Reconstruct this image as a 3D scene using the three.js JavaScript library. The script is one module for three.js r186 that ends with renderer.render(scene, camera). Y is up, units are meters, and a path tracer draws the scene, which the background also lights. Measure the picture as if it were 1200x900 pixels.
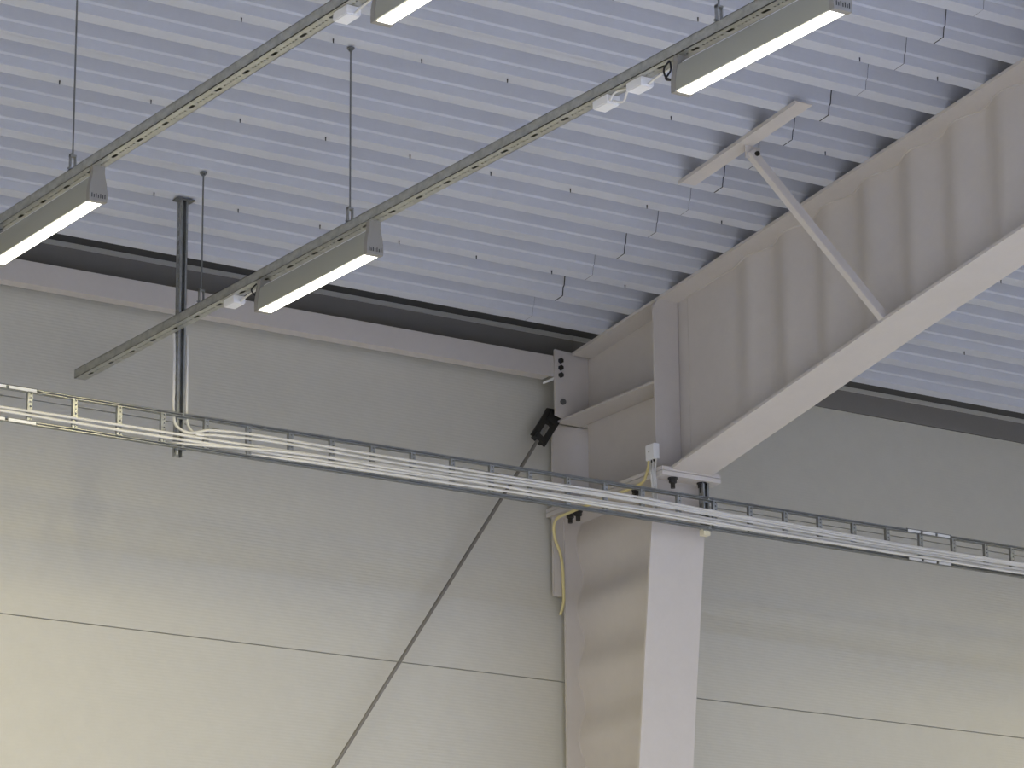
import * as THREE from 'three';
import { mergeGeometries } from 'three/addons/utils/BufferGeometryUtils.js';
import { RectAreaLightUniformsLib } from 'three/addons/lights/RectAreaLightUniformsLib.js';

// ---------------------------------------------------------------- camera, exposure, added daylight
const scene = new THREE.Scene();
const H = 1.6;                                   // eye height above the hall floor; builders below measure y from eye level
const camera = new THREE.PerspectiveCamera(2 * Math.atan(450 / 4100.6) * 180 / Math.PI, 4 / 3, 0.1, 200);
camera.rotation.order = 'YXZ';
camera.rotation.set(16.27421 * Math.PI / 180, -33.30557 * Math.PI / 180, -0.535774 * Math.PI / 180);
camera.position.set(0, H, 16.2);
scene.add(camera);
scene.background = new THREE.Color(0x9fb4d8);
const renderer = new THREE.WebGLRenderer({ antialias: true });
renderer.toneMapping = THREE.LinearToneMapping;
renderer.toneMappingExposure = 1.38;
renderer.shadowMap.enabled = true;
RectAreaLightUniformsLib.init();
const LAMP_COLOR = new THREE.Color().setRGB(1.0, 0.87, 0.47);
const LAMP_NITS = 92;
const ADDED_DAY_COLOR = new THREE.Color().setRGB(0.44, 0.58, 1.0);
const ADDED_DAY_NITS = 4.3;
const LAMP_ROWS = [-3.45, -.63, .79, 2.20, 3.61, 5.03, 6.442, 7.855, 15.4, 16.8, 18.2];    // suspended rails, metres along the wall: those in view and added rows
const LAMP_Z = [2.05, 5.50, 8.95, 12.4, 15.85, 19.3, 22.75];               // far end of every luminaire on a rail

// ---------------------------------------------------------------- helpers
const V = (x, y, z) => new THREE.Vector3(x, y, z);
let seed = 7;
const rnd = () => (seed = (seed * 16807) % 2147483647) / 2147483647;
const used = {};
function numbered(n) { const k = used[n] = (used[n] ?? -1) + 1; return k ? n + '_' + String(k).padStart(3, '0') : n; }
function boxUV(g) {                               // uv in metres, by the axis a face points along
  if (g.index) g = g.toNonIndexed();
  const p = g.attributes.position, uv = new Float32Array(p.count * 2), a = V(), b = V(), c = V();
  for (let i = 0; i < p.count; i += 3) {
    a.fromBufferAttribute(p, i); b.fromBufferAttribute(p, i + 1); c.fromBufferAttribute(p, i + 2);
    const n = b.clone().sub(a).cross(c.clone().sub(a)); n.set(Math.abs(n.x), Math.abs(n.y), Math.abs(n.z));
    for (let k = 0; k < 3; k++) {
      const q = [a, b, c][k], j = (i + k) * 2;
      if (n.x >= n.y && n.x >= n.z) { uv[j] = q.z; uv[j + 1] = q.y; }
      else if (n.y >= n.z) { uv[j] = q.x; uv[j + 1] = q.z; }
      else { uv[j] = q.x; uv[j + 1] = q.y; }
    }
  }
  g.setAttribute('uv', new THREE.BufferAttribute(uv, 2));
  return g;
}
const bx = (x0, x1, y0, y1, z0, z1) => new THREE.BoxGeometry(x1 - x0, y1 - y0, z1 - z0).translate((x0 + x1) / 2, (y0 + y1) / 2, (z0 + z1) / 2);
function bar(a, b, w, h, up = V(0, 1, 0)) {       // a rectangular bar from a to b, w across, h along up
  const d = b.clone().sub(a), L = d.length(); d.normalize();
  const s = up.clone().cross(d).normalize(), u = d.clone().cross(s);
  return new THREE.BoxGeometry(w, h, L).applyMatrix4(new THREE.Matrix4().makeBasis(s, u, d).setPosition(a.clone().add(b).multiplyScalar(.5)));
}
function rod(a, b, r, n = 10) {
  const d = b.clone().sub(a), q = new THREE.Quaternion().setFromUnitVectors(V(0, 1, 0), d.clone().normalize());
  return new THREE.CylinderGeometry(r, r, d.length(), n).applyQuaternion(q).translate((a.x + b.x) / 2, (a.y + b.y) / 2, (a.z + b.z) / 2);
}
function tube(pts, r, seg = 60, n = 8) { return new THREE.TubeGeometry(new THREE.CatmullRomCurve3(pts.map(p => V(...p)), false, 'centripetal'), seg, r, n); }
function quadStrip(A, B) {                        // a sheet between two polylines of equal length
  const pos = [], idx = [];
  for (let i = 0; i < A.length; i++) pos.push(A[i].x, A[i].y, A[i].z, B[i].x, B[i].y, B[i].z);
  for (let i = 0; i + 1 < A.length; i++) idx.push(2 * i, 2 * i + 1, 2 * i + 2, 2 * i + 1, 2 * i + 3, 2 * i + 2);
  const g = new THREE.BufferGeometry(); g.setAttribute('position', new THREE.Float32BufferAttribute(pos, 3)); g.setIndex(idx); return g;
}
function flatPoly(pts, t) {                       // plate: polygon in (u, v) extruded by t along +w
  const s = new THREE.Shape(pts.map(p => new THREE.Vector2(...p)));
  return new THREE.ExtrudeGeometry(s, { depth: t, bevelEnabled: false });
}
function holedPlate(w, l, t, holes) {             // plate w x l centred on 0, thickness t, rectangular holes [u, v, hw, hh]
  const s = new THREE.Shape([[-w / 2, -l / 2], [w / 2, -l / 2], [w / 2, l / 2], [-w / 2, l / 2]].map(p => new THREE.Vector2(...p)));
  for (const [u, v, a, b] of holes) {
    const c = Math.min(a, b) * .6;
    s.holes.push(new THREE.Path([[u - a, v - b + c], [u - a, v + b - c], [u - a + c, v + b], [u + a - c, v + b], [u + a, v + b - c], [u + a, v - b + c], [u + a - c, v - b], [u - a + c, v - b]].map(p => new THREE.Vector2(...p))));
  }
  return new THREE.ExtrudeGeometry(s, { depth: t, bevelEnabled: false }).translate(0, 0, -t / 2);
}
function merged(gs) {
  const flat = [].concat(gs).map(g => { g = g.index ? g.toNonIndexed() : g.clone(); for (const k of Object.keys(g.attributes)) if (k !== 'position') g.deleteAttribute(k); return g; });
  return flat.length > 1 ? mergeGeometries(flat) : flat[0];
}
function crease(g, smooth) {                      // flat or smooth normals on a merged geometry
  g = merged(g);
  if (smooth) { /* vertex normals averaged by position */
    g.computeVertexNormals(); const p = g.attributes.position, n = g.attributes.normal, m = new Map();
    const key = i => [p.getX(i), p.getY(i), p.getZ(i)].map(v => Math.round(v * 1e4)).join();
    for (let i = 0; i < p.count; i++) { const k = key(i); (m.get(k) ?? m.set(k, []).get(k)).push(i); }
    const o = n.clone(), c = Math.cos(0.7);
    for (const L of m.values()) for (const i of L) {
      let x = 0, y = 0, z = 0; const a = [o.getX(i), o.getY(i), o.getZ(i)];
      for (const j of L) { const b = [o.getX(j), o.getY(j), o.getZ(j)]; if (a[0] * b[0] + a[1] * b[1] + a[2] * b[2] > c) { x += b[0]; y += b[1]; z += b[2]; } }
      const l = Math.hypot(x, y, z) || 1; n.setXYZ(i, x / l, y / l, z / l);
    }
  } else g.computeVertexNormals();
  return boxUV(g);
}
function mesh(name, gs, mat, smooth) {
  const m = new THREE.Mesh(crease(gs, smooth), mat); m.name = name; m.castShadow = m.receiveShadow = true; return m;
}
function part(name, gs, mat, parent, smooth, label) { const m = mesh(name, gs, mat, smooth); parent.add(m); if (label) m.userData.label = label; return m; }
function thing(name) { const g = new THREE.Group(); g.name = numbered(name); return g; }
function place(g, label, category, group) {       // put the group's origin at the base of what it holds, then add it to the scene
  const b = new THREE.Box3().setFromObject(g), o = V((b.min.x + b.max.x) / 2, b.min.y, (b.min.z + b.max.z) / 2);
  for (const c of g.children) c.position.sub(o);
  g.position.set(o.x, o.y + H, o.z);
  g.userData = { label, category }; if (group) g.userData.group = group;
  scene.add(g); return g;
}
function single(name, gs, mat, label, category, group, smooth) {
  const m = mesh(numbered(name), gs, mat, smooth); m.geometry.computeBoundingBox();
  const b = m.geometry.boundingBox, o = V((b.min.x + b.max.x) / 2, b.min.y, (b.min.z + b.max.z) / 2);
  m.geometry.translate(-o.x, -o.y, -o.z); m.position.set(o.x, o.y + H, o.z);
  m.userData = { label, category }; if (group) m.userData.group = group;
  scene.add(m); return m;
}
function structure(name, gs, mat, label, category, smooth) {
  const o = gs ? mesh(name, gs, mat, smooth) : new THREE.Group(); o.name = name; o.position.y = H;
  o.userData = { kind: 'structure', label, category }; scene.add(o); return o;
}

// ---------------------------------------------------------------- materials
function noiseMap(size, metres, lo, hi, cells, s0) {            // tiling value noise in three octaves, grey
  let s = s0; const r = () => (s = (s * 16807) % 2147483647) / 2147483647;
  const d = new Uint8Array(size * size * 4), grids = cells.map(c => Array.from({ length: c * c }, r));
  for (let y = 0; y < size; y++) for (let x = 0; x < size; x++) {
    let v = 0, w = 0;
    cells.forEach((c, k) => {
      const fx = x / size * c, fy = y / size * c, ix = Math.floor(fx), iy = Math.floor(fy), tx = fx - ix, ty = fy - iy, g = grids[k];
      const at = (a, b) => g[((b % c) * c) + (a % c)], sx = tx * tx * (3 - 2 * tx), sy = ty * ty * (3 - 2 * ty), wt = 1 / (1 + k * .6);
      v += wt * ((at(ix, iy) * (1 - sx) + at(ix + 1, iy) * sx) * (1 - sy) + (at(ix, iy + 1) * (1 - sx) + at(ix + 1, iy + 1) * sx) * sy); w += wt;
    });
    const q = Math.round(255 * (lo + (hi - lo) * v / w)), j = (y * size + x) * 4; d[j] = d[j + 1] = d[j + 2] = q; d[j + 3] = 255;
  }
  const t = new THREE.DataTexture(d, size, size); t.wrapS = t.wrapT = THREE.RepeatWrapping; t.magFilter = THREE.LinearFilter; t.minFilter = THREE.LinearFilter;
  t.colorSpace = THREE.SRGBColorSpace; t.repeat.set(1 / metres, 1 / metres); t.needsUpdate = true; return t;
}
function ribMap() {                                             // shallow horizontal micro-lining of the sandwich panels, 16 mm apart
  const n = 64, d = new Uint8Array(4 * n * 4);
  for (let y = 0; y < n; y++) for (let x = 0; x < 4; x++) { const q = Math.round(127 + 127 * Math.cos(y / n * Math.PI * 8)), j = (y * 4 + x) * 4; d[j] = d[j + 1] = d[j + 2] = q; d[j + 3] = 255; }
  const t = new THREE.DataTexture(d, 4, n); t.wrapS = t.wrapT = THREE.RepeatWrapping; t.magFilter = THREE.LinearFilter; t.minFilter = THREE.LinearFilter; t.repeat.set(1, 1 / .068); t.needsUpdate = true; return t;
}
const grainFine = noiseMap(512, 1.1, .97, 1, [16, 48, 128, 256], 11);
const grainDeck = noiseMap(512, 1.7, .95, 1, [6, 24, 96, 256], 23);
const grainZinc = noiseMap(256, .35, .80, 1, [12, 32, 90], 31);
const mat = (o) => new THREE.MeshStandardMaterial({ side: THREE.DoubleSide, ...o });
const M = {
  wall: mat({ color: 0xcac7bd, roughness: .46, map: grainFine, bumpMap: ribMap(), bumpScale: .0003 }),
  plainWall: mat({ color: 0xc9c8c2, roughness: .7 }),
  seam: mat({ color: 0xa3a29b, roughness: .8 }),
  steel: mat({ color: 0xcbc5c1, roughness: .5, map: grainFine }),
  deck: mat({ color: 0xc5c8d2, roughness: .5, map: grainDeck }),
  roofFelt: mat({ color: 0x4a4a4a, roughness: .9 }),
  board: mat({ color: 0x827f7c, roughness: .75, map: grainFine }),
  strip: mat({ color: 0xbdbcb6, roughness: .6 }),
  zinc: mat({ color: 0xb4b6b5, roughness: .42, metalness: .75, map: grainZinc }),
  rail: mat({ color: 0xcbcbc2, roughness: .38, metalness: .7, map: grainZinc }),
  darkZinc: mat({ color: 0x77797a, roughness: .5, metalness: .6 }),
  bolt: mat({ color: 0x3c3a38, roughness: .5, metalness: .6 }),
  dark: mat({ color: 0x2c2b29, roughness: .6, metalness: .2 }),
  rodSteel: mat({ color: 0x85827b, roughness: .5, metalness: .35 }),
  lampBody: mat({ color: 0xa3a398, roughness: .45, metalness: .1 }),
  lampCap: mat({ color: 0x918e88, roughness: .5 }),
  plasticWhite: mat({ color: 0xe9e9ec, roughness: .45 }),
  cableWhite: mat({ color: 0xd6d4d0, roughness: .5 }),
  cableYellow: mat({ color: 0xd8cb94, roughness: .5 }),
  capCream: mat({ color: 0xe6dfc6, roughness: .5 }),
  cableBlack: mat({ color: 0x17181c, roughness: .5 }),
  screw: mat({ color: 0x35363c, roughness: .5, metalness: .4 }),
  floor: mat({ color: 0xd2d3da, roughness: .6 }),
  diffuser: mat({ color: 0xffffff, roughness: .5, emissive: new THREE.Color().setRGB(1, .96, .82), emissiveIntensity: 4 }),
  addedSkyPane: mat({ color: 0xe8eefc, roughness: .4, emissive: ADDED_DAY_COLOR, emissiveIntensity: 1.2 }),  // glowing pane of the added rooflight
};

// ---------------------------------------------------------------- the hall shell
const ROOF0 = 5.833, PITCH = .1242, RIB = .3013, RIB0 = .45;      // underside of the deck: y = ROOF0 + PITCH * z
const yr = z => ROOF0 + PITCH * z;
const XL = -6, XR = 21, ZB = -.05, ZF = 26, FLOOR = -H;
structure('floor', bx(XL - .3, XR + .3, FLOOR - .2, FLOOR, ZB - .3, ZF + .3), M.floor, 'grey painted hall floor', 'floor');
structure('wall_left', bx(XL - .2, XL, FLOOR, yr(ZF) + .3, ZB, ZF), M.plainWall, 'pale side wall of the hall', 'wall');
structure('wall_right', bx(XR, XR + .2, FLOOR, yr(ZF) + .3, ZB, ZF), M.plainWall, 'pale far side wall of the hall', 'wall');
structure('wall_front', bx(XL - .2, XR + .2, FLOOR, yr(ZF) + .3, ZF, ZF + .2), M.plainWall, 'pale wall on the opposite side of the hall', 'wall');
const SK0 = RIB0 + 42 * RIB, SK1 = RIB0 + 57 * RIB, SX0 = -5, SX1 = 20;   // added rooflight, unseen, put in for cool light bounced off the floor
{
  const tilt = Math.atan(PITCH), zc = (SK0 + SK1) / 2, len = (SK1 - SK0) / Math.cos(tilt);
  const w = structure('window_1', [new THREE.BoxGeometry(SX1 - SX0, .02, len).rotateX(-tilt).translate((SX0 + SX1) / 2, yr(zc) + .16, zc)], M.addedSkyPane, 'added translucent rooflight out of view, for cool fill light', 'window');
  for (let i = 0; i <= 10; i++) { const x = SX0 + (SX1 - SX0) * i / 10; part('glazing_bar', new THREE.BoxGeometry(.06, .06, len).rotateX(-tilt).translate(x, yr(zc) + .12, zc), M.plainWall, w); }
  const l = new THREE.RectAreaLight(ADDED_DAY_COLOR, ADDED_DAY_NITS, SX1 - SX0, len - .1); l.name = 'added_daylight';
  l.position.set((SX0 + SX1) / 2, yr(zc) + .07, zc); l.rotation.set(-Math.PI / 2 - tilt, 0, 0); w.add(l);
}
// back wall: horizontal sandwich panels with recessed joints
{
  const w = structure('wall_back', bx(XL - .2, XR + .2, FLOOR, 5.87, ZB - .2, ZB - .009), M.seam, 'grey-white wall of horizontal micro-lined sandwich panels', 'wall');
  const joints = [FLOOR, -.725, .445, 1.615, 2.785, 3.957, 5.127, 5.876];
  for (let i = 0; i + 1 < joints.length; i++) {
    const a = joints[i] + .0024, b = joints[i + 1] - .0024, c = .0015;
    const prof = [[ZB - .0088, a], [ZB - c, a], [ZB, a + c], [ZB, b - c], [ZB - c, b], [ZB - .0088, b]];
    const g = flatPoly(prof.map(([z, y]) => [-z, y]), XR - XL).rotateY(Math.PI / 2).translate(XL, 0, 0);
    part('panel', g, M.wall, w);
  }
}
// trapezoidal roof deck: one mesh per sheet of three ribs, lapped beside the rafter
const RIBS = Math.floor((ZF - RIB0) / RIB);
const ribProfile = [[0, 0], [.075, 0], [.0825, .046], [.0925, .054], [.100, .098], [.107, .13], [.165, .13], [.172, .124], [.194, .124], [.201, .13], [.269, .13], [.276, .098], [.2835, .054], [.2938, .046]];
const LAP = 10.44;
{
  const sheet = (d, z0, z1, x0 = XL - .2, x1 = XR + .2) => quadStrip([V(x0, yr(z0) + d, z0), V(x1, yr(z0) + d, z0)], [V(x0, yr(z1) + d, z1), V(x1, yr(z1) + d, z1)]);
  const c = structure('ceiling', [.2, .32].flatMap(d => [sheet(d, ZB - .2, SK0), sheet(d, SK1, ZF + .2), sheet(d, SK0, SK1, XL - .2, SX0), sheet(d, SK0, SK1, SX1, XR + .2)]), M.roofFelt, 'sloping roof of bluish-white trapezoidal steel decking', 'roof');
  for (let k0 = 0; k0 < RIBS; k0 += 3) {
    if (k0 >= 42 && k0 < 57) continue;                              // opening for the added rooflight
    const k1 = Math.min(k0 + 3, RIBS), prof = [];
    if (k0 === 0) prof.push([-.032, .13], [-.025, .098], [-.0178, .054], [-.0075, .046]);
    for (let k = k0; k < k1; k++) for (const [s, h] of ribProfile) prof.push([k * RIB + s, h]);
    prof.push([k1 * RIB, 0], [k1 * RIB + .05, -.0012]);            // side lap over the next rib
    const at = (x, drop) => prof.map(([s, h]) => V(x, yr(RIB0 + s) + h - drop, RIB0 + s));
    part('deck_sheet', quadStrip(at(XL - .1, 0), at(LAP + .12, 0)), M.deck, c);
    // the next run of sheets tucks under: its cut end stands off a little, each rib by its own amount
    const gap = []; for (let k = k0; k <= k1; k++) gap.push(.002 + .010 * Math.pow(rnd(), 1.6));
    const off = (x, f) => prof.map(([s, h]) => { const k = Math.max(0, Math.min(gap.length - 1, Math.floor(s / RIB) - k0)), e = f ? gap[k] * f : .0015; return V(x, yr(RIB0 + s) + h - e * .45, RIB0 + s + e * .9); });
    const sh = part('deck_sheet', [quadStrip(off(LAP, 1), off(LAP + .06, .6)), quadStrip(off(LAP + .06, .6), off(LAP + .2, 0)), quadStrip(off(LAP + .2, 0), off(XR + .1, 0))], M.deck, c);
    part('gap_shade', quadStrip(off(LAP, 1), at(LAP, .0)), M.dark, sh);  // dark ribbon across the open lap gap, its shade put in as colour
  }
  // stitching screws of the side laps, every third rib
  const sg = crease([new THREE.CylinderGeometry(.0036, .0022, .021, 6).translate(0, -.0105, 0)]);
  for (let k = 2; k < 15; k += 3) for (let x = 4.81; x < 16; x += .4895) {
    const m = new THREE.Mesh(sg, M.screw), z = RIB0 + k * RIB + .037; if (x > 10.1 && x < 10.35 && k === 8) continue; m.name = 'screw'; m.position.set(x + .004 * rnd(), yr(z) - .002, z); m.castShadow = m.receiveShadow = true; c.add(m);
  }
}
// dark eave boards closing the gap above the wall panels
function eave(name, x0, x1, strip, label) {
  const b = structure(name, [bx(x0, x1, 5.876, 6.16, ZB - .2, -.04), bx(x0, x1, 6.075, 6.09, -.04, -.005)], M.board, label, 'trim');
  part('strip', bx(x0, x1, 6.003, 6.034, -.04, -.03), strip, b);
}
eave('trim_1', XL, 11.098, M.strip, 'dark eave board with a pale strip above the channel beam');
eave('trim_2', 11.10, XR, M.strip, 'dark eave board with a pale strip directly above the wall panels');

// ---------------------------------------------------------------- steel frame
const XM = 11.09;                                                // centre plane of the frame
const PLATE_Y = 4.93;                                            // joint between column head and rafter knee
function hexBolt(x, y, z, dir, r = .022, len = .06) {            // nut and threaded stub along dir
  const a = V(x, y, z), d = V(...dir);
  return [rod(a, a.clone().addScaledVector(d, .008), r * 1.25, 14), rod(a.clone().addScaledVector(d, .006), a.clone().addScaledVector(d, .03), r, 6), rod(a, a.clone().addScaledVector(d, len), r * .62, 10)];
}
{ // tapered column with corrugated web
  const g = thing('steel_column');
  const zf = y => 1.018 - .124 * (PLATE_Y - y);
  const y1 = PLATE_Y - .028;
  // outer flange against the wall, wider doubler at its head
  part('outer_flange', bx(XM - .105, XM + .105, FLOOR, y1, .0, .016), M.steel, g);
  part('head_doubler', [bx(XM - .175, XM + .175, 4.44, y1, -.012, .0), bx(XM - .175, XM - .105, 4.44, y1, 0, .008)], M.steel, g);
  // inner flange, sloping
  const fl = (x0, x1, a, b, t) => { const q = []; for (const [x, y, dz] of [[x0, a, 0], [x1, a, 0], [x1, b, 0], [x0, b, 0]]) q.push(V(x, y, zf(y) + dz)); const r = q.map(p => p.clone().setZ(p.z - t)); return [quadStrip([q[0], q[1]], [q[3], q[2]]), quadStrip([r[0], r[1]], [r[3], r[2]]), quadStrip([q[0], r[0]], [q[3], r[3]]), quadStrip([q[1], r[1]], [q[2], r[2]])]; };
  part('inner_flange', [...fl(XM - .18, XM + .18, FLOOR, 3.848, .016), ...fl(XM - .18, XM + .18, 3.851, y1, .016), ...fl(XM - .18, XM + .18, 3.847, 3.852, .012)], M.steel, g);
  const A = [], B = [];
  for (let y = FLOOR; y < y1; y += .376 / 16) { const w = .024 * Math.sin((y - 4.47) / .376 * 2 * Math.PI); A.push(V(XM + w, y, .014)); B.push(V(XM + w, y, zf(y) - .014)); }
  part('corrugated_web', quadStrip(A, B), M.steel, g, true);
  // raised weld bead along web and outer flange
  part('weld_bead', tube(A.filter((_, i) => i % 2 == 0).map(p => [p.x - .002, p.y, .018]), .004, 400, 5), M.steel, g, true);
  part('cap_plate', bx(XM - .2, XM + .2, y1, PLATE_Y - .003, -.03, 1.12), M.steel, g);
  for (const [x, z] of [[10.985, 1.085], [11.19, 1.075]]) part('bolt', hexBolt(x, y1, z, [0, -1, 0]), M.bolt, g);
  for (const [x, z] of [[10.955, .775], [10.945, .135], [10.955, .20]]) part('bolt', hexBolt(x, y1, z, [0, -1, 0]), M.bolt, g);
  place(g, 'tapered light-grey steel column with a corrugated web against the wall', 'column');
}
const zb = z => z < 3.0 ? 4.945 + .191 * (z - 1.149) : z < 8 ? 5.2985 + .172 * (z - 3.0) : 6.1585 + PITCH * (z - 8);   // underside of the rafter
{ // rafter with knee
  const g = thing('steel_rafter'), t = .016, FW = .14;
  const slab = (x0, x1, top, th, zs) => { const P = (x, i, d) => V(x, top(zs[i]) - d, zs[i]); const L = zs.map((_, i) => P(x0, i, 0)), R = zs.map((_, i) => P(x1, i, 0)), l = zs.map((_, i) => P(x0, i, th)), r = zs.map((_, i) => P(x1, i, th)); return [quadStrip(L, R), quadStrip(l, r), quadStrip(L, l), quadStrip(R, r), quadStrip([L[0], l[0]], [R[0], r[0]])]; };
  part('top_flange', slab(XM - FW, XM + FW, z => yr(z) - .002, t, [.17, ZF - .1]), M.steel, g);
  part('bottom_flange', slab(XM - FW, XM + FW, z => zb(z) + t, t, [1.07, 1.149, 3.0, 8, ZF - .1]), M.steel, g);
  part('knee_panel', flatPoly([[-.12, PLATE_Y + .02], [-1.12, PLATE_Y + .02], [-1.12, yr(1.12) - .012], [-.12, yr(.12) - .012]], .003).rotateY(Math.PI / 2).translate(XM - .002, 0, 0), M.steel, g);
  const A = [], B = [];
  for (let z = 1.12; z < ZF - .2; z += .357 / 16) { const w = .025 * Math.min(1, Math.max(0, (z - 1.42) / .3)) * Math.sin((z - 1.42) / .357 * 2 * Math.PI); A.push(V(XM + w, yr(z) - t, z)); B.push(V(XM + w, Math.max(zb(z) + t - .003, PLATE_Y), z)); }
  part('corrugated_web', quadStrip(A, B), M.steel, g, true);
  part('weld_bead', tube(A.filter((p, i) => i % 2 == 0 && p.z < 9).map(p => [p.x - .003, p.y - .004, p.z]), .0045, 500, 5), M.steel, g, true);
  for (const s of [-1, 1]) {
    const x0 = s < 0 ? XM - .175 : XM + .006, x1 = s < 0 ? XM - .006 : XM + .175;
    part('vertical_stiffener', flatPoly([[x0, PLATE_Y + .02], [x1, PLATE_Y + .02], [x1, yr(1.03) - t], [s < 0 ? XM - FW : x0, yr(1.03) - t], [x0, yr(1.03) - t - (s < 0 ? .05 : 0)]], .014).translate(0, 0, 1.018), M.steel, g);
    part('horizontal_stiffener', bx(x0, x1, 5.452, 5.464, .05, 1.018), M.steel, g);
  }
  part('outer_flange', [bx(XM - .18, XM + .18, PLATE_Y + .02, 5.455, .0, .016)], M.steel, g);
  // end plate for the eave beam, lower corner cut
  const ep = part('end_plate', flatPoly([[10.856, 5.475], [10.90, 5.462], [11.32, 5.462], [11.32, 5.85], [10.856, 5.868]], .014).translate(0, 0, .118), M.steel, g);
  for (const y of [5.803, 5.760, 5.716]) part('bolt', [rod(V(10.893, y, .128), V(10.893, y, .146), .0165, 6)], M.bolt, ep);
  part('bolt', [rod(V(10.905, 5.557, .128), V(10.905, 5.557, .145), .0175, 12)], M.darkZinc, ep);
  part('base_plate', bx(XM - .2, XM + .2, PLATE_Y, PLATE_Y + .022, -.03, 1.12), M.steel, g);
  place(g, 'deep light-grey steel rafter with a corrugated web and bolted knee', 'beam');
}
{ // channel beam along the eave, flanges towards the wall
  const g = thing('eave_channel_beam'), z1 = .117, x0 = XL + .02, x1 = 11.0;
  part('web', bx(x0, x1, 5.706, 5.832, z1 - .008, z1), M.steel, g);
  part('flange', bx(x0, 10.83, 5.706, 5.716, z1 - .085, z1 - .008), M.steel, g);
  part('flange', bx(x0, 10.83, 5.822, 5.832, z1 - .085, z1 - .008), M.steel, g);
  place(g, 'light-grey steel channel beam under the dark eave board', 'beam');
}
single('tie_pin', [rod(V(10.851, 5.693, .018), V(10.866, 5.700, .117), .008, 12)], M.plasticWhite, 'short white pin at the bolted end plate of the rafter', 'pin', undefined, true);
{ // wind bracing rod with fork end
  const g = thing('bracing_rod'), a = V(10.84, 5.42, .06), b = V(9.432, 3.306, .06), d = b.clone().sub(a).normalize(), n = V(-d.y, d.x, 0);
  const at = (s, u, w = 0) => a.clone().addScaledVector(d, s).addScaledVector(n, u).add(V(0, 0, w));
  part('rod', rod(at(.06, 0), at(7.2, 0), .0105, 12), M.rodSteel, g, true);
  const fk = [bar(at(-.09, .031), at(.115, .031), .012, .05, n), bar(at(-.09, -.031), at(.115, -.031), .012, .05, n), bar(at(.083, 0), at(.115, 0), .05, .07, n), bar(at(-.09, 0), at(-.03, 0), .05, .06, n)];
  part('fork', fk, M.dark, g);
  part('nut', rod(at(.0, 0), at(.08, 0), .018, 6), M.rodSteel, g);
  part('gusset', flatPoly([[10.845, 5.53], [10.99, 5.53], [10.99, 5.466], [10.91, 5.458], [10.85, 5.40], [10.80, 5.44]], .012).translate(0, 0, .05), M.dark, g);
  place(g, 'thin diagonal bracing rod with a dark fork end at the knee', 'bracing rod');
}
{ // strip under the deck and the angle brace to the bottom flange
  const zA = 2.30, zBq = 3.30, xs = 10.235, w = .055;
  const q = (x, z, d) => V(x, yr(z) - d, z);
  const pl = (d0, d1, x0, x1) => { const c = [[x0, zA], [x1, zA], [x1, zBq], [x0, zBq]]; const T = c.map(([x, z]) => q(x, z, d0)), B = c.map(([x, z]) => q(x, z, d1)); return [quadStrip([T[0], T[1]], [T[3], T[2]]), quadStrip([B[0], B[1]], [B[3], B[2]]), ...[0, 1, 2, 3].map(i => quadStrip([T[i], B[i]], [T[(i + 1) % 4], B[(i + 1) % 4]]))]; };
  const g = thing('brace_strap');
  part('plate', [...pl(.002, .008, xs - w, xs + w), ...pl(.008, .022, xs - w, xs - w + .005)], M.steel, g);
  part('lug', flatPoly([[10.24, yr(2.80) - .008], [10.34, yr(2.80) - .008], [10.335, yr(2.80) - .075], [10.245, yr(2.80) - .075]], .006).translate(0, 0, 2.795), M.steel, g);
  place(g, 'light-grey steel strap screwed across three deck ribs', 'strap');
  const f = thing('angle_brace'), a = V(10.275, yr(2.80) - .035, 2.775), b = V(10.965, 5.322, 2.955);
  const d = b.clone().sub(a).normalize(), zc = V(0, 0, 1), n = V(0, 0, 1).cross(d).normalize();      // n points up and right of the brace
    const L = .038, N = .044, T = .005;
  const off = (p, u, v) => p.clone().addScaledVector(n, u).addScaledVector(zc, v);
  part('leg', bar(off(a, 0, L), off(b, 0, L), T, N, n), M.steel, f);                                     // facing the room
  part('leg', bar(off(a, -N / 2, L / 2), off(b, -N / 2, L / 2), T, L, zc), M.steel, f);    // facing down
  part('bolt', rod(off(a, .008, L).addScaledVector(d, .03), off(a, .008, L + .014).addScaledVector(d, .03), .013, 8), M.bolt, f);
  place(f, 'slanting steel angle brace from the deck strap to the rafter bottom flange', 'brace');
}

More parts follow.
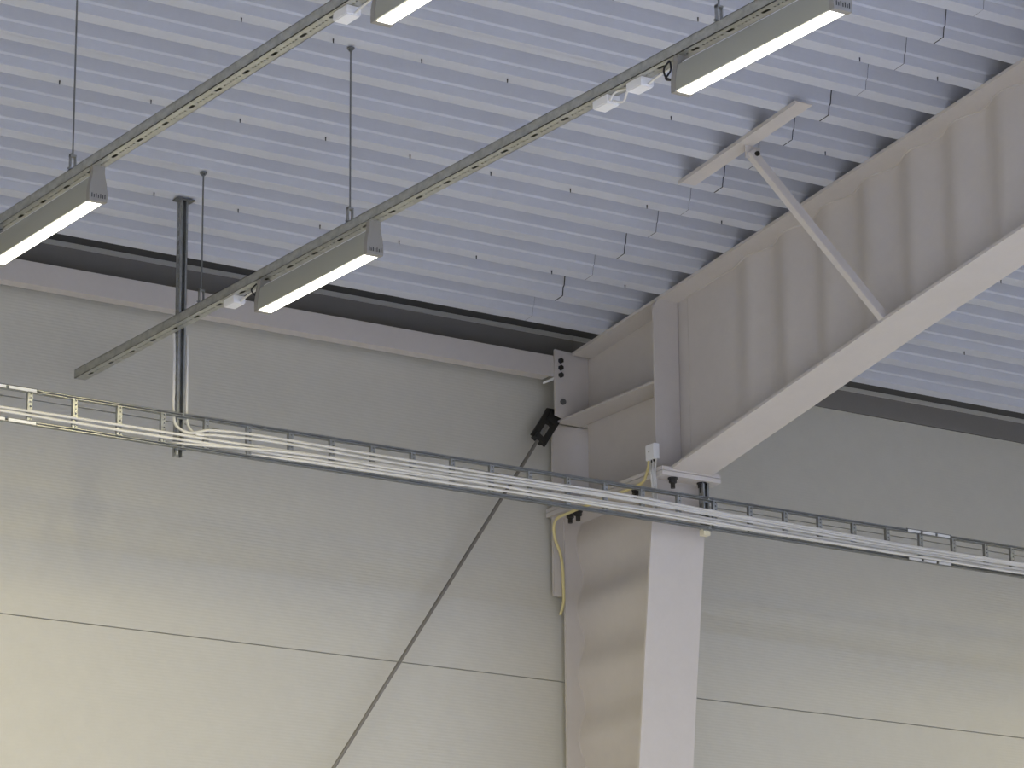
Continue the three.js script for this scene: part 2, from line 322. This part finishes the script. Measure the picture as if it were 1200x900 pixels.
// ---------------------------------------------------------------- lighting rails, hangers, luminaires
const RAIL_W = .033, RAIL_Y0 = 5.241, RAIL_Y1 = 5.289;
function lightRail(x, label) {
  const g = thing('lighting_rail'), z0 = .075, z1 = 24.5;
  part('channel', [bx(x - RAIL_W, x - RAIL_W + .003, RAIL_Y0, RAIL_Y1, z0, z1), bx(x + RAIL_W - .003, x + RAIL_W, RAIL_Y0, RAIL_Y1, z0, z1), bx(x - RAIL_W, x + RAIL_W, RAIL_Y1 - .003, RAIL_Y1, z0, z1), bx(x - RAIL_W, x + RAIL_W, RAIL_Y0, RAIL_Y1, z0, z0 + .003)], M.rail, g);
  const holes = [], L = 7.5 - z0, mid = (z0 + 7.5) / 2;
  if (x > 6 && x < 8) for (let z = .203; z < 7.4; z += .2352) {
    holes.push([0, z - mid, .008, .025]);
    for (let i = 1; i <= 6; i++) if (z + .045 + i * .0212 < 7.4) holes.push([0, z + .045 + (i - .5) * .0245 - mid, .0042, .0058]);
  }
  const pg = holedPlate(2 * RAIL_W, L, .003, holes).rotateX(Math.PI / 2).translate(x, RAIL_Y0 + .0015, mid);
  part('slotted_base', [pg, bx(x - RAIL_W, x + RAIL_W, RAIL_Y0, RAIL_Y0 + .003, 7.5, z1)], M.rail, g);
  place(g, label, 'rail', 'lighting rails under the roof');
}
function hanger(x, z, label) {
  const g = thing('rail_hanger'), yt = yr(z) + (0), y0 = RAIL_Y1;
  part('threaded_rod', rod(V(x, y0 + .085, z), V(x, yt, z), .0042, 8), M.darkZinc, g, true);
  part('washer', [rod(V(x, yt - .012, z), V(x, yt - .004, z), .018, 16), rod(V(x, yt - .022, z), V(x, yt - .012, z), .010, 6)], M.darkZinc, g);
  part('hook', [bx(x - .014, x - .010, y0, y0 + .095, z - .010, z + .010), bx(x + .010, x + .014, y0, y0 + .085, z - .010, z + .010), bx(x - .014, x + .014, y0 + .082, y0 + .090, z - .012, z + .012), rod(V(x - .024, y0 + .025, z), V(x + .02, y0 + .025, z), .005, 8)], M.zinc, g);
  place(g, label, 'hanger', 'hangers of the lighting rails');
}
const half = [[.041, 5.083], [.042, 5.10], [.041, 5.13], [.037, 5.16], [.031, 5.185], [.027, 5.197]], mirror = h => [...h.map(([x, y]) => [-x, y]), ...h.slice().reverse()];
const bodyProf = mirror(half), capProf = mirror([[.043, 5.078], [.0445, 5.10], [.0435, 5.132], [.0385, 5.163], [.0325, 5.19], [.029, 5.21], [.029, 5.241]]);
const ADDED_HALL = 'added luminaires out of frame lighting the hall';
function luminaire(x, z0, label, group) {
  const g = thing('linear_luminaire'), L = 1.06, ex = (pr, t) => flatPoly(pr, t);
  part('housing', ex(bodyProf, L - .05).translate(x, 0, z0 + .025), M.lampBody, g, true);
  for (const z of [z0, z0 + L - .03]) {
    const c = part('end_cap', ex(capProf, .03).translate(x, 0, z), M.lampCap, g, true);
    const zz = z === z0 ? z - .001 : z + .031;
    if (group !== ADDED_HALL) for (let i = -3; i <= 3; i++) part('vent', bx(x + i * .0105 - .0017, x + i * .0105 + .0017, 5.093, 5.108 + .005 * (i % 2 ? 1 : 0), zz - .0015, zz + .0005), M.dark, c);
  }
  part('cable_tray', bx(x - .020, x + .012, 5.197, 5.206, z0 + .05, z0 + L - .05), M.plasticWhite, g);
  part('diffuser', bx(x - .032, x + .032, 5.079, 5.084, z0 + .008, z0 + L - .008), M.diffuser, g, false, 'glowing white diffuser');
  const l = new THREE.RectAreaLight(LAMP_COLOR, LAMP_NITS, .062, L - .03); l.name = 'lamp_light';
  l.position.set(x, 5.077, z0 + L / 2); l.rotation.set(-Math.PI / 2, 0, 0); g.add(l);
  place(g, label, 'light', group);
}
function junctionBox(x, z, label, leads) {
  const g = thing('junction_box');
  part('box', bx(x - .033, x + .031, 5.206, 5.2395, z - .055, z + .05), M.plasticWhite, g);
  part('lid', bx(x - .030, x + .028, 5.201, 5.206, z - .051, z + .046), M.plasticWhite, g);
  for (const p of leads) part('lead', tube(p, .005, 24, 6), M.cableWhite, g, true);
  place(g, label, 'junction box');
}
lightRail(7.855, 'slotted steel lighting rail whose open end hangs before the wall');
lightRail(6.442, 'slotted steel lighting rail farther from the rafter, its end not shown');
for (const x of LAMP_ROWS) if (x < 6 || x > 8) lightRail(x, 'added lighting rail out of frame, carrying added luminaires');  // added rails for the unseen luminaires
hanger(7.868, 1.40, 'short threaded hanger rod beside the slotted support strut');
hanger(7.868, 2.86, 'threaded hanger rod over the luminaire nearest the wall');
hanger(7.868, 5.76, 'threaded hanger rod over the luminaire beside the deck strap');
hanger(6.448, 2.83, 'threaded hanger rod of the lighting rail farther from the rafter');
luminaire(7.855, LAMP_Z[0], 'lit linear luminaire between the wall and the threaded hanger, nearest the eave', 'lit luminaires on the rails');
luminaire(7.855, LAMP_Z[1], 'lit linear luminaire over the deck strap, with a black wire loop at its end', 'lit luminaires on the rails');
luminaire(6.442, LAMP_Z[0], 'lit linear luminaire under the hook of the rail farther from the rafter', 'lit luminaires on the rails');
luminaire(6.442, LAMP_Z[1], 'lit linear luminaire on the rail farther from the rafter, white box at its end', 'lit luminaires on the rails');
for (const x of LAMP_ROWS) for (const z of LAMP_Z) if (x < 6 || x > 8 || z > 8) luminaire(x, z, 'added linear luminaire out of frame, lighting the hall', ADDED_HALL);  // unseen luminaires added to brighten floor, deck and walls
const lead = (x, z, zl) => [[[x + .005, 5.21, z + .05], [x + .012, 5.225, z + .10], [x + .004, 5.222, zl - .05], [x, 5.2, zl + .002]]];
junctionBox(7.868, 1.75, 'white junction box under the rail beside the luminaire at the eave', lead(7.868, 1.75, 2.05));
junctionBox(7.868, 5.21, 'white junction box close to the black wire loop', lead(7.868, 5.21, 5.50));
junctionBox(7.868, 4.965, 'white junction box between slotted rail and the neighbouring white box', [[[7.868, 5.215, 5.015], [7.885, 5.20, 5.06], [7.873, 5.226, 5.11], [7.868, 5.22, 5.155]], [[7.85, 5.215, 5.015], [7.845, 5.232, 5.06], [7.855, 5.232, 5.11], [7.858, 5.22, 5.155]]]);
junctionBox(6.455, 5.23, 'white junction box at the end of the far luminaire', lead(6.455, 5.23, 5.50));
single('wire_loop', tube([[7.83, 5.235, 5.47], [7.815, 5.20, 5.45], [7.82, 5.16, 5.46], [7.835, 5.145, 5.49], [7.83, 5.165, 5.44], [7.845, 5.20, 5.455], [7.84, 5.235, 5.46]], .0042, 50, 6), M.cableBlack, 'black wire loop hanging at the luminaire end by the white boxes', 'wire', undefined, true);
single('wire_loop', tube([[7.84, 5.235, 2.02], [7.82, 5.205, 2.005], [7.83, 5.175, 2.02], [7.85, 5.20, 2.0], [7.85, 5.235, 2.015]], .0042, 40, 6), M.cableBlack, 'small black wire loop at the luminaire end near the eave', 'wire', undefined, true);

// ---------------------------------------------------------------- cable ladder, struts, cables
const LZ0 = 1.105, LZ1 = 1.13, LY0 = 4.628, LY1 = 4.812;
{
  const g = thing('cable_ladder'), x0 = 4.4, x1 = 15.5;
  const rail = (y0, y1) => [bx(x0, x1, y0, y1, LZ0, LZ0 + .003), bx(x0, x1, y0, y0 + .002, LZ0, LZ1 - .004), bx(x0, x1, y1 - .002, y1, LZ0, LZ1 - .004), bx(x0, x1, y0, y0 + .006, LZ1 - .006, LZ1 - .004), bx(x0, x1, y1 - .006, y1, LZ1 - .006, LZ1 - .004)];
  part('side_rail', rail(LY1 - .020, LY1), M.zinc, g); part('side_rail', rail(LY0, LY0 + .020), M.zinc, g);
  const holes = []; for (let i = 0; i < 7; i++) holes.push([.002, -.066 + i * .022, .0045, .0045]);
  const hl = LY1 - LY0 - .030;
  const rg = crease([holedPlate(.026, hl, .002, holes).translate(0, 0, .010), bx(-.013, -.011, -hl / 2, hl / 2, -.010, .010), bx(.011, .013, -hl / 2, hl / 2, -.010, .010)]);
  for (let k = -9; k < 34; k++) {
    const m = new THREE.Mesh(rg, M.zinc); m.name = 'rung'; m.castShadow = m.receiveShadow = true;
    m.position.set(7.075 + k * .2449 - (k > 25 ? .045 : 0), (LY0 + LY1) / 2, 1.119); g.add(m);
  }
  for (const [sx0, sx1] of [[6.62, 7.115], [12.60, 12.93]]) for (const [y0, y1] of [[LY1 - .021, LY1 + .002], [LY0 - .002, LY0 + .021]]) {
    const n = 3, w = (sx1 - sx0) / n;
    const sp = part('splice_plate', [bx(sx0, sx1, y0, y0 + .003, LZ1 - .004, LZ1 + .002), bx(sx0, sx1, y1 - .003, y1, LZ1 - .004, LZ1 + .002)], M.darkZinc, g);
    for (let i = 0; i < n; i++) part('splice_tongue', bx(sx0 + i * w + .012, sx0 + (i + 1) * w - .006, y0 + .004, y1 - .004, LZ1 - .004, LZ1), M.plasticWhite, sp);
  }
  place(g, 'galvanised cable ladder hung on edge, carrying white cables across the wall', 'cable ladder');
}
function strut(x, z, y0, y1, name, label, cap) {                  // 41 mm slotted channel, open towards the room
  const g = thing(name), h = .0205, L = y1 - y0, hs = [];
  for (let v = .03; v < L - .03; v += .05) hs.push([0, v - L / 2, .0065, .014]);
  const side = holedPlate(.041, L, .0025, hs).rotateY(Math.PI / 2).translate(x - h, (y0 + y1) / 2, z);
  part('channel', [side, bx(x + h - .0025, x + h, y0, y1, z - h, z + h), bx(x - h, x + h, y0, y1, z - h, z - h + .0025), bx(x - h, x - h + .010, y0, y1, z + h - .0025, z + h), bx(x + h - .010, x + h, y0, y1, z + h - .0025, z + h)], M.zinc, g);
  for (const y of [LY1 - .012, LY0 + .012]) part('clamp', [bx(x - .026, x + .03, y - .016, y + .014, z + h, z + h + .006), rod(V(x + .004, y, z + h), V(x + .004, y, z + h + .022), .009, 6), bx(x + .03, x + .065, y - .007, y + .007, z + h, z + h + .005)], M.zinc, g);
  if (cap) part('end_cap', [bx(x - .021, x + .021, y0 - .034, y0 + .004, z - .021, z + .022), bx(x - .009, x + .009, y0 - .024, y0 - .008, z + .022, z + .025)], M.capCream, g, false, 'cream plastic end cap');
  else part('head_plate', bx(x - .045, x + .055, y1 - .006, y1, z - .03, z + .03), M.darkZinc, g);
  place(g, label, 'strut');
}
strut(7.922, 1.080, 4.595, yr(1.04) - .002, 'support_strut', 'long slotted steel strut from roof deck down to the cable ladder');
strut(11.20, 1.080, 4.635, PLATE_Y - .03, 'support_strut', 'short slotted strut with cream end cap under the column joint', true);
const cz = 1.139;
function cable(pts, label, r = .0073, m = M.cableWhite) { return single('cable', tube(pts, r, Math.max(60, pts.length * 16), 8), m, label, 'cable', m === M.cableWhite ? 'white cables on the ladder' : undefined, true); }
const wav = (y0, z, a, ph, x0, x1, f = y => y) => { const o = []; for (let x = x0; x <= x1 + .01; x += .35) o.push([x, f(y0, x) + a * Math.sin(x * 1.9 + ph) + a * .6 * Math.sin(x * 4.3 + ph * 2), z + .002 * Math.sin(x * 2.7 + ph)]); return o; };
const lerp = (tab) => (y, x) => { let i = 0; while (i < tab.length - 2 && x > tab[i + 1][0]) i++; const [a, ya] = tab[i], [b, yb] = tab[i + 1], t = Math.min(1, Math.max(0, (x - a) / (b - a))); return y + ya + (yb - ya) * t * t * (3 - 2 * t); };
cable(wav(0, cz, .0025, .3, 4.5, 15.4, lerp([[4.5, 4.690], [7.6, 4.690], [9.0, 4.700], [10.5, 4.715], [12.5, 4.690], [15, 4.685]])), 'white cable, upper one where two run along the ladder beyond the strut');
cable(wav(0, cz, .0025, 1.9, 4.5, 15.4, lerp([[4.5, 4.668], [7.6, 4.670], [9.0, 4.672], [10.5, 4.690], [12.5, 4.670], [15, 4.665]])), 'white cable resting lower on the ladder along its whole length');
const down = (dx, y0, z) => [[7.884 + dx, 5.235, 1.085], [7.884 + dx, 5.12, 1.094], [7.883 + dx, 4.95, 1.097], [7.885 + dx, 4.82, 1.097], [7.892 + dx, 4.745, 1.112], [7.945 + dx * .6, 4.708, z], [8.06 + dx * .5, y0 - .008, z]];
cable([...down(-.002, 4.745, cz + .003), ...wav(0, cz + .003, .0025, 3.1, 8.3, 15.4, lerp([[8.3, 4.752], [9.2, 4.742], [10.5, 4.745], [11.5, 4.728], [12.6, 4.706], [15, 4.70]]))], 'white cable dropping along the left of the long strut, topmost on the ladder');
cable([...down(.072, 4.725, cz + .002), ...wav(0, cz + .002, .0025, 4.4, 8.4, 15.4, lerp([[8.3, 4.726], [9.2, 4.722], [10.5, 4.730], [11.5, 4.712], [12.6, 4.702], [15, 4.696]]))], 'white cable dropping along the right of the long strut');
cable([[7.80, 4.652, 1.10], [7.98, 4.656, 1.125], ...wav(0, cz + .016, .003, 5.2, 8.35, 15.4, lerp([[8.15, 4.662], [8.7, 4.690], [9.6, 4.684], [10.6, 4.672], [11.6, 4.655], [12.6, 4.648], [15, 4.645]]))], 'white cable bulging out in front of the others past the long strut');
cable([[8.0, 4.66, 1.095], [8.3, 4.656, 1.112], ...wav(0, cz + .003, .002, .9, 8.7, 15.4, lerp([[8.4, 4.655], [10.5, 4.660], [12.5, 4.652], [15, 4.650]]))], 'lowest white cable, just above the lower ladder rail between strut and column');
{ // junction box on the knee stiffener, with its leads
  const g = thing('junction_box');
  part('box', bx(10.878, 10.912, 5.005, 5.092, .985, 1.065), M.plasticWhite, g);
  part('lid', bx(10.874, 10.878, 5.008, 5.089, .988, 1.062), M.plasticWhite, g);
  part('lid_screw', rod(V(10.872, 5.05, 1.02), V(10.875, 5.05, 1.02), .005, 10), M.lampCap, g);
  for (const dz of [.028, .048]) part('gland', rod(V(10.896, 4.992, .99 + dz), V(10.896, 5.006, .99 + dz), .008, 8), M.dark, g);
  place(g, 'small white junction box on the stiffener edge at the knee', 'junction box');
}
const bxl = (z, x) => [[10.896, 5.005, z], [10.885, 4.97, z + .012], [x, 4.925, 1.062], [x, 4.85, 1.07], [x, 4.72, 1.078], [x + .004, 4.645, 1.085]];
cable(bxl(1.005, 10.855), 'short white lead from the small box at the knee, outer one', .0058);
cable(bxl(1.03, 10.868), 'short white lead from the small box at the knee, middle one', .0058);
cable(bxl(1.055, 10.881), 'short white lead from the small box at the knee, inner one', .0058);
cable([[10.892, 5.005, .995], [10.888, 4.955, .985], [10.884, 4.90, .95], [10.88, 4.885, .90], [10.875, 4.88, .75], [10.87, 4.875, .5], [10.87, 4.872, .25], [10.872, 4.862, .10], [10.885, 4.83, .055], [10.905, 4.77, .035], [10.945, 4.69, .028], [10.962, 4.60, .026], [10.965, 4.5, .026], [10.968, 4.42, .024], [10.962, 4.37, .018], [10.955, 4.33, .005]], 'cream-yellow cable under the joint plate, then down the column flange', .0085, M.cableYellow);

scene.traverse(o => { if (o.isMesh) o.castShadow = o.receiveShadow = true; });
renderer.render(scene, camera);
